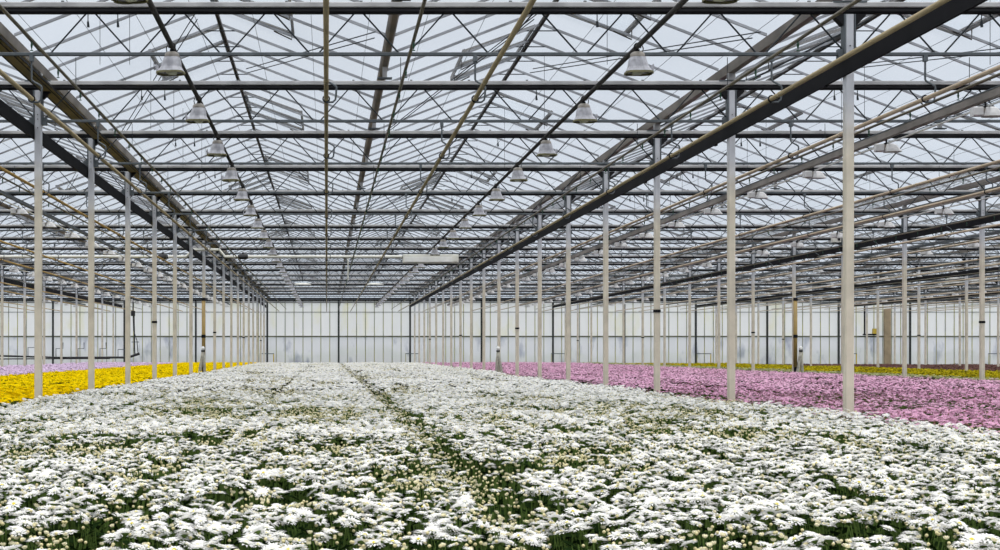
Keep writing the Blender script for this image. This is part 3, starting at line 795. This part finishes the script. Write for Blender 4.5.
# ------------------------------------------------------------------ flowers
def vnoise(x, y, cell, seed):
    r = np.random.default_rng(seed); n = 256; g = r.random((n, n))
    u = x/cell + 1000.0; v = y/cell + 1000.0
    iu = np.floor(u).astype(int); iv = np.floor(v).astype(int); fu = u-iu; fv = v-iv
    fu = fu*fu*(3-2*fu); fv = fv*fv*(3-2*fv)
    a = g[iu % n, iv % n]; b = g[(iu+1) % n, iv % n]; c = g[iu % n, (iv+1) % n]; d = g[(iu+1) % n, (iv+1) % n]
    return (a*(1-fu)+b*fu)*(1-fv) + (c*(1-fu)+d*fu)*fv

def petals(rs, n, r0, r1, wd, z0, zm, zt, mat_i, V, F, Mi, jit=0.12):
    off = rs.uniform(0, 6.28)
    for i in range(n):
        t = off + 2*math.pi*i/n + rs.uniform(-.12, .12); R = r1*(1 + rs.uniform(-jit, jit))
        c, s = math.cos(t), math.sin(t); rm = r0 + (R-r0)*0.62
        dz = rs.uniform(-.06, .08)*r1
        b = len(V)
        V += [(r0*c, r0*s, z0), (rm*c - wd*s, rm*s + wd*c, zm+dz), (rm*c + wd*s, rm*s - wd*c, zm+dz), (R*c, R*s, zt+dz*1.6)]
        F += [(b, b+2, b+1), (b+1, b+2, b+3)]; Mi += [mat_i, mat_i]
def dome(n, rings, mat_i, V, F, Mi, apex):
    b0 = len(V)
    for (r, z) in rings:
        for i in range(n):
            t = 2*math.pi*i/n; V.append((r*math.cos(t), r*math.sin(t), z))
    for j in range(len(rings)-1):
        for i in range(n):
            a, b = b0+j*n+i, b0+j*n+(i+1) % n; c, d = a+n, b+n
            F += [(a, b, d), (a, d, c)]; Mi += [mat_i, mat_i]
    k = len(V); V.append((0, 0, apex)); o = b0+(len(rings)-1)*n
    for i in range(n): F.append((o+i, o+(i+1) % n, k)); Mi.append(mat_i)

# material slots of every plant mesh: 0 outer petal, 1 inner petal, 2 eye, 3 bud, 4 leaf, 5 stem
def proto_bloom(lod, seed, kind='full'):
    """unit radius bloom"""
    rs = random.Random(seed); V, F, Mi = [], [], []
    if kind == 'full':
        if lod == 0:
            petals(rs, 14, 0.12, 1.0, 0.12, -0.10, 0.03, -0.04, 0, V, F, Mi)
            petals(rs, 12, 0.10, 0.84, 0.12, 0.0, 0.14, 0.10, 0, V, F, Mi)
            petals(rs, 9, 0.06, 0.55, 0.10, 0.05, 0.22, 0.22, 0, V, F, Mi)
            dome(6, [(0.24, 0.10)], 2 if seed % 4 == 0 else 1, V, F, Mi, 0.27)
            dome(6, [(0.0, -0.42), (0.14, -0.30), (0.42, -0.05)], 5, V, F, Mi, 0.0)
        elif lod == 1:
            petals(rs, 10, 0.1, 1.0, 0.20, -0.06, 0.08, -0.04, 0, V, F, Mi)
            petals(rs, 7, 0.1, 0.66, 0.17, 0.04, 0.18, 0.18, 0, V, F, Mi)
            dome(5, [(0.25, 0.10)], 1, V, F, Mi, 0.26)
        else:
            (dome(6, [(1.0, -0.02), (0.5, 0.17)], 0, V, F, Mi, 0.18), dome(5, [(0.34, 0.17)], 1, V, F, Mi, 0.26)) if lod == 2 else (dome(5, [(1.0, -0.06)], 0, V, F, Mi, 0.24), dome(3, [(0.35, 0.14)], 1, V, F, Mi, 0.36))
    elif kind == 'half':       # half open cup
        if lod <= 1:
            petals(rs, 8, 0.15, 0.95, 0.30, -0.35, 0.25, 0.75, 1, V, F, Mi)
            petals(rs, 6, 0.1, 0.60, 0.28, 0.0, 0.55, 0.85, 1, V, F, Mi)
            dome(5, [(0.1, -0.8), (0.6, -0.2)], 5, V, F, Mi, 0.1)
        else:
            dome(5, [(0.3, -0.6), (1.0, 0.1)], 1, V, F, Mi, 0.7)
    else:                      # bud
        n = 6 if lod <= 1 else 4
        dome(n, [(0.35, -0.9), (1.0, -0.1), (0.8, 0.6)] if lod <= 1 else [(0.3, -0.9), (1.0, 0.1)], 3, V, F, Mi, 1.0)
    return np.array(V, float), np.array(F, int), np.array(Mi, int)

def proto_green(lod, seed):
    """one plant's stems and leaves, real size, top at z=0.82"""
    rs = random.Random(seed); V, F, Mi = [], [], []
    ns = 4 if lod <= 1 else 2
    for i in range(ns):
        t = rs.uniform(0, 6.28); x0, y0 = rs.uniform(-.02, .02), rs.uniform(-.02, .02)
        x1, y1 = rs.uniform(-.07, .07), rs.uniform(-.07, .07); w_ = 0.0035
        zb = 0.30 if lod <= 1 else 0.6
        for a in ((1, 0), (0, 1)) if lod == 0 else ((1, 0),):
            b = len(V)
            V += [(x0-w_*a[0], y0-w_*a[1], zb), (x0+w_*a[0], y0+w_*a[1], zb), (x1+w_*a[0], y1+w_*a[1], 0.80), (x1-w_*a[0], y1-w_*a[1], 0.80)]
            F += [(b, b+1, b+2), (b, b+2, b+3)]; Mi += [5, 5]
    nl = {0: 14, 1: 12, 2: 6, 3: 3}[lod]
    for i in range(nl):
        t = rs.uniform(0, 6.28); z = rs.uniform(0.50, 0.76) if lod <= 1 else rs.uniform(0.66, 0.77)
        L_ = rs.uniform(.045, .08) * (1.0 if lod < 2 else 1.5); w_ = L_*0.3; up = rs.uniform(-0.2, 0.7)
        x0, y0 = rs.uniform(-.05, .05), rs.uniform(-.05, .05); c, s = math.cos(t), math.sin(t)
        b = len(V)
        V += [(x0, y0, z), (x0+c*L_*.55-s*w_, y0+s*L_*.55+c*w_, z+up*L_*.6), (x0+c*L_, y0+s*L_, z+up*L_*.8), (x0+c*L_*.55+s*w_, y0+s*L_*.55-c*w_, z+up*L_*.6+0.006)]
        F += [(b, b+1, b+2), (b, b+2, b+3)]; Mi += [4, 4]
    return np.array(V, float), np.array(F, int), np.array(Mi, int)

class Field:
    def __init__(s): s.V = []; s.F = []; s.M = []; s.n = 0
    def put(s, proto, P, rot, tx, ty, sc):
        """instances of proto at P (n,3), spun by rot, tilted by tx,ty, scaled by sc"""
        if len(P) == 0: return
        V, F, Mi = proto; n = len(P); c, sn = np.cos(rot), np.sin(rot)
        X = V[None, :, 0]*c[:, None] - V[None, :, 1]*sn[:, None]
        Y = V[None, :, 0]*sn[:, None] + V[None, :, 1]*c[:, None]
        Z = V[None, :, 2] + X*tx[:, None] + Y*ty[:, None]
        Q = np.stack([X*sc[:, None] + P[:, 0, None], Y*sc[:, None] + P[:, 1, None], Z*sc[:, None] + P[:, 2, None]], -1)
        idx = F[None] + (s.n + np.arange(n)*len(V))[:, None, None]
        s.V.append(Q.reshape(-1, 3)); s.F.append(idx.reshape(-1, 3)); s.M.append(np.tile(Mi, n)); s.n += n*len(V)
    def mesh(s, name, mats):
        V = np.concatenate(s.V).astype(np.float32); F = np.concatenate(s.F).astype(np.int32); Mi = np.concatenate(s.M).astype(np.int32)
        me = bpy.data.meshes.new(name); me.vertices.add(len(V)); me.loops.add(len(F)*3); me.polygons.add(len(F))
        me.vertices.foreach_set('co', V.ravel()); me.loops.foreach_set('vertex_index', F.ravel())
        me.polygons.foreach_set('loop_start', np.arange(len(F), dtype=np.int32)*3)
        me.polygons.foreach_set('material_index', Mi)
        for m in mats: me.materials.append(M[m])
        me.update(calc_edges=True); return me

PB = {}
for lod in range(4):
    for kind in ('full', 'half', 'bud'):
        PB[lod, kind] = [proto_bloom(lod, 10*lod+v, kind) for v in range(4 if kind == 'full' else 2)]
    PB[lod, 'green'] = [proto_green(lod, 50+lod*7+v) for v in range(3)]

def small_mesh(name, proto, sc, mats):
    V, F, Mi = proto; f = Field()
    f.put(proto, np.zeros((1, 3)), np.zeros(1), np.zeros(1), np.zeros(1), np.array([sc])); return f.mesh(name, mats)

def openness(x, y, seed):
    """share of flowers that are open; dips in patches"""
    return 0.50*vnoise(x, y*0.45, 0.75, seed) + 0.28*vnoise(x, y*0.6, 0.33, seed+1) + 0.22*vnoise(x, y, 0.15, seed+2)
def groove(x):
    g = np.abs((x - 0.805 + 0.8) % 1.6 - 0.8)      # distance to nearest bed gap
    main = np.abs(x - 0.83) < 0.5
    wd = np.where(main, 0.20, 0.10)
    return np.clip(1.5*(1 - g/wd), 0, 1) * np.where(main, 1.0, 0.55)

def bed(name, label, cat, mats, x0, x1, ya, yb_, seed, rad, top, dens=1.0, dip=0.40, ind=0, ind_label='', ind_name='', parts=False, far_only=False):
    """plants on a jittered grid; the nearest `ind` in view become objects, the rest one object"""
    rng = np.random.default_rng(seed)
    f = Field(); plants = []
    zones = [(ya, 11.0, 0.135, 0), (11.0, 24.0, 0.14, 1), (24.0, 46.0, 0.155, 2), (46.0, yb_, 0.20, 3)]
    if far_only: zones = [(ya, 46.0, 0.16, 2), (46.0, yb_, 0.21, 3)]
    cand = []
    for (a, b, g, lod) in zones:
        a = max(a, ya); b = min(b, yb_)
        if b <= a: continue
        gx = np.arange(x0 + g/2, x1, g); gy = np.arange(a + g/2, b, g)
        X, Y = np.meshgrid(gx, gy); X = X.ravel(); Y = Y.ravel()
        X = X + rng.uniform(-g*.42, g*.42, len(X)); Y = Y + rng.uniform(-g*.42, g*.42, len(Y))
        keep = (X > -0.2261*Y - 0.45) & (X < 0.4660*Y + 0.45)
        X, Y = X[keep], Y[keep]
        cand.append((X, Y, np.full(len(X), lod), np.full(len(X), g)))
    X = np.concatenate([c[0] for c in cand]); Y = np.concatenate([c[1] for c in cand])
    LD = np.concatenate([c[2] for c in cand]); G = np.concatenate([c[3] for c in cand])
    vis = (X > -0.2261*Y) & (X < 0.4660*Y) & (Y > FPX*(EYE-top)/200)
    order = np.argsort(Y + (~vis)*1000)[:ind]
    isind = np.zeros(len(X), bool); isind[order] = True
    op = openness(X, Y, seed+100); gr = groove(X)
    H = top - 0.02 + 0.05*(vnoise(X, Y, 0.9, seed+3) - 0.5) + 0.04*(vnoise(X, Y, 0.3, seed+4)-0.5) - 0.08*gr + rng.uniform(-.022, .022, len(X))
    full = np.clip((op - (dip - 0.04))/0.13, 0.0, 1.0) * (1 - 0.85*gr)     # 0 = all buds, 1 = all open
    H = H - 0.03*(1-full)
    if ind:
        if parts:
            bloom_me = [[small_mesh('bloom', PB[0, 'full'][v], r, mats) for r in (0.029, 0.034, 0.039)] for v in range(4)]
            half_me = [small_mesh('half_open_bloom', PB[0, 'half'][v], 0.0125, mats) for v in range(2)]
            bud_me = [small_mesh('bud', PB[0, 'bud'][v], 0.0068, mats) for v in range(2)]
            def split(pr, slot):
                V, F, Mi = pr; return (V, F[Mi == slot], Mi[Mi == slot])
            fol_me = [small_mesh('foliage', split(g_, 4), 1.0, mats) for g_ in PB[0, 'green']]
            stem_me = []
            for g_ in range(3):
                mb_ = MB(); rs = random.Random(g_)
                mb_.tube([(0,0,0), (0.004,0.003,0.4), (0,0,0.62)], 0.0035, 'stem', 5)
                for q in range(5):
                    tt = q*1.256 + rs.random(); mb_.tube([(0,0,0.56+0.01*q), (0.03*math.cos(tt),0.03*math.sin(tt),0.68), (0.055*math.cos(tt),0.055*math.sin(tt),0.79)], 0.0022, 'stem', 4)
                stem_me.append(mb_.mesh('stem'))
        else:
            var = []
            for v in range(6):
                ff = Field(); r_ = np.random.default_rng(v+seed)
                ff.put(PB[1, 'green'][v % 3], np.zeros((1, 3)), np.zeros(1), np.zeros(1), np.zeros(1), np.ones(1))
                P = np.stack([r_.uniform(-.065, .065, 5), r_.uniform(-.065, .065, 5), 0.82 + r_.uniform(-.02, .015, 5)], 1)
                ff.put(PB[1, 'full'][v % 4], P, r_.uniform(0, 6.28, 5), r_.normal(0, .2, 5), r_.normal(0, .2, 5), rad*r_.uniform(.85, 1.2, 5))
                P = np.stack([r_.uniform(-.07, .07, 2), r_.uniform(-.07, .07, 2), 0.80 + r_.uniform(-.02, .02, 2)], 1)
                ff.put(PB[1, 'bud'][0], P, np.zeros(2), np.zeros(2), np.zeros(2), np.full(2, .009))
                mt = MB(); 
                var.append(ff.mesh(ind_name, mats))
        for q in np.sort(order):
            x, y, h, fu = float(X[q]), float(Y[q]), float(H[q]), float(full[q])
            if not parts:
                o = link(ind_name, var[int(q) % 6], None, (x, y, h-0.82)); o.rotation_euler.z = float(rng.uniform(0, 6.28))
                if h - 0.82 < 0: o.scale.z = h/0.82; o.location.z = 0
                else: o.location.z = 0; o.scale.z = h/0.82
                tag(o, ind_label, 'flower', group=ind_label2.get(ind_name)); continue
            root = thing(ind_name, (x, y, 0), ind_label, 'flower', ind_label2.get(ind_name))
            link('stem', stem_me[int(q) % 3], root).scale = (1, 1, h/0.82)
            fo = link('foliage', fol_me[int(q) % 3], root); fo.rotation_euler.z = float(rng.uniform(0, 6.28)); fo.scale = (1, 1, h/0.82)
            nb = int(rng.choice([4, 5])) if rng.random() < fu else (1 if rng.random() < 0.4 else 0)
            for z_ in range(nb):
                a_ = rng.uniform(0, 6.28); rr = 0.07*math.sqrt(rng.random())
                o = link('bloom', bloom_me[int(rng.integers(4))][int(rng.integers(3))], root, (rr*math.cos(a_), rr*math.sin(a_), h + float(rng.uniform(-.022, .022))))
                o.rotation_euler = (float(rng.normal(0.06, .2)), float(rng.normal(0, .2)), float(rng.uniform(0, 6.28)))
            for z_ in range(int(rng.integers(2)) if nb >= 3 else 2):
                a_ = rng.uniform(0, 6.28); rr = 0.075*math.sqrt(rng.random())
                o = link('half_open_bloom', half_me[int(rng.integers(2))], root, (rr*math.cos(a_), rr*math.sin(a_), h - float(rng.uniform(-0.012, .02))))
                o.rotation_euler = (float(rng.normal(0, .2)), float(rng.normal(0, .2)), 0)
            for z_ in range(1 if nb >= 3 else 4):
                a_ = rng.uniform(0, 6.28); rr = 0.075*math.sqrt(rng.random())
                link('bud', bud_me[int(rng.integers(2))], root, (rr*math.cos(a_), rr*math.sin(a_), h - float(rng.uniform(-0.015, .03))))
    for (a, b, g, lod) in zones:
        sel = (LD == lod) & ~isind
        x, y, h, fu, gg = X[sel], Y[sel], H[sel], full[sel], G[sel]
        n = len(x)
        if n == 0: continue
        k = gg.mean()/0.135
        # greenery
        vi = rng.integers(0, 3, n)
        for v in range(3):
            s_ = vi == v; c = s_.sum()
            f.put(PB[lod, 'green'][v], np.stack([x[s_], y[s_], (h[s_]-0.82)], 1), rng.uniform(0, 6.28, c), np.zeros(c), np.zeros(c), np.ones(c))
        nbl = 4
        for q in range(nbl):
            s_ = (rng.random(n) < np.clip(fu, .08, 1)*dens*(0.92 if lod == 0 else 0.76)); c = s_.sum()
            a_ = rng.uniform(0, 6.28, c); rr = gg[s_]*0.55*np.sqrt(rng.random(c))
            P = np.stack([x[s_]+rr*np.cos(a_), y[s_]+rr*np.sin(a_), h[s_]+rng.uniform(-.022, .022, c)], 1)
            vi = rng.integers(0, 4, c)
            scl = rad*rng.uniform(.8, 1.15, c)*(1.0 if lod < 3 else 1.12)
            tx, ty = rng.normal(0, .2, c), rng.normal(0.0, .2, c); ro = rng.uniform(0, 6.28, c)
            for v in range(4):
                t_ = vi == v
                f.put(PB[lod, 'full'][v], P[t_], ro[t_], tx[t_], ty[t_], scl[t_])
        for kind, nq, r_, pr in (('half', 3, 0.013, 0.33), ('bud', 5, 0.0068, 0.42)):
            if lod == 3: nq = 3
            for q in range(nq):
                s_ = rng.random(n) < pr*(0.5 + 1.2*(1-fu)); c = s_.sum()
                a_ = rng.uniform(0, 6.28, c); rr = gg[s_]*0.58*np.sqrt(rng.random(c))
                P = np.stack([x[s_]+rr*np.cos(a_), y[s_]+rr*np.sin(a_), h[s_]-rng.uniform(-0.015, .03, c)], 1)
                f.put(PB[lod, kind][q % 2], P, rng.uniform(0, 6.28, c), rng.normal(0, .2, c), rng.normal(0, .2, c), np.full(c, r_)*rng.uniform(.8, 1.25, c)*(1 if lod < 3 else 1.3))
    o = link(name, f.mesh(name, mats)); tag(o, label, cat, kind='stuff')
    return o

ind_label2 = {'white_chrysanthemum': 'white chrysanthemums nearest the camera', 'pink_chrysanthemum': 'pink chrysanthemums at the near end of the pink bed',
              'yellow_chrysanthemum': 'yellow chrysanthemums at the near end of the yellow bed'}
TOP = EYE - 0.625
YE = 87.5
WM = ['petal_white', 'petal_cream', 'eye_yellow', 'bud_cream', 'leaf', 'stem']
bed('white_chrysanthemum_field', 'wide bed of white chrysanthemums stretching from behind the nearest plants to the end wall', 'flower bed', WM,
    row_x(-1)+0.02, row_x(0)-0.25, 4.0, YE, 21, 0.034, TOP, ind=300, parts=True,
    ind_name='white_chrysanthemum', ind_label='white chrysanthemum with cream buds, growing in the nearest strip along the bottom of the view')
PM_ = ['petal_pink', 'petal_pink_dark', 'petal_pink_dark', 'bud_pink', 'leaf', 'stem']
bed('pink_chrysanthemum_field', 'bed of pink chrysanthemums right of the white bed, behind its front plants', 'flower bed', PM_,
    row_x(0)-0.1, row_x(1)-0.4, 9.0, YE, 33, 0.027, TOP, dip=0.30, ind=300,
    ind_name='pink_chrysanthemum', ind_label='pink chrysanthemum among the frontmost plants of the pink bed at the right edge')
YM_ = ['petal_yellow', 'petal_yellow_deep', 'petal_yellow_deep', 'bud_yellow', 'leaf', 'stem']
bed('yellow_chrysanthemum_field', 'bed of bright yellow chrysanthemums left of the white bed, behind its front plants', 'flower bed', YM_,
    row_x(-1)-4.6, row_x(-1)-0.05, 14.0, YE, 45, 0.032, TOP, dip=0.22, ind=300,
    ind_name='yellow_chrysanthemum', ind_label='bright yellow chrysanthemum among the frontmost plants of the bed at the left edge')
bed('lilac_chrysanthemum_field', 'bed of pale lilac chrysanthemums beyond the bright yellow bed on the left', 'flower bed', ['petal_lilac', 'petal_lilac', 'petal_lilac', 'bud_pink', 'leaf', 'stem'],
    row_x(-2)-1.0, row_x(-1)-5.0, 28.0, YE, 57, 0.034, TOP, dip=0.2, far_only=True)
bed('pale_green_chrysanthemum_field', 'narrow strip of pale green unopened chrysanthemums behind the pink bed', 'flower bed', ['pale_green', 'pale_green', 'pale_green', 'bud_cream', 'leaf', 'stem'],
    row_x(1)-0.1, row_x(1)+1.3, 28.0, YE, 63, 0.026, TOP, dip=0.35, far_only=True)
bed('mustard_chrysanthemum_field', 'bed of mustard yellow chrysanthemums beyond the pink bed on the right', 'flower bed', ['petal_mustard', 'petal_mustard', 'petal_mustard', 'bud_mustard', 'leaf', 'stem'],
    row_x(1)+1.4, row_x(2)-0.6, 32.0, YE, 71, 0.034, TOP-0.03, dip=0.42, dens=0.7, far_only=True)
bed('brown_foliage_field', 'strip of brownish purple foliage in front of the end wall at far right', 'foliage', ['leaf_brown', 'leaf_brown', 'leaf_brown', 'leaf_brown', 'leaf_brown', 'leaf_brown'],
    row_x(2)-0.4, row_x(4)-1.0, 50.0, YE, 83, 0.045, TOP-0.12, dip=0.1, far_only=True)
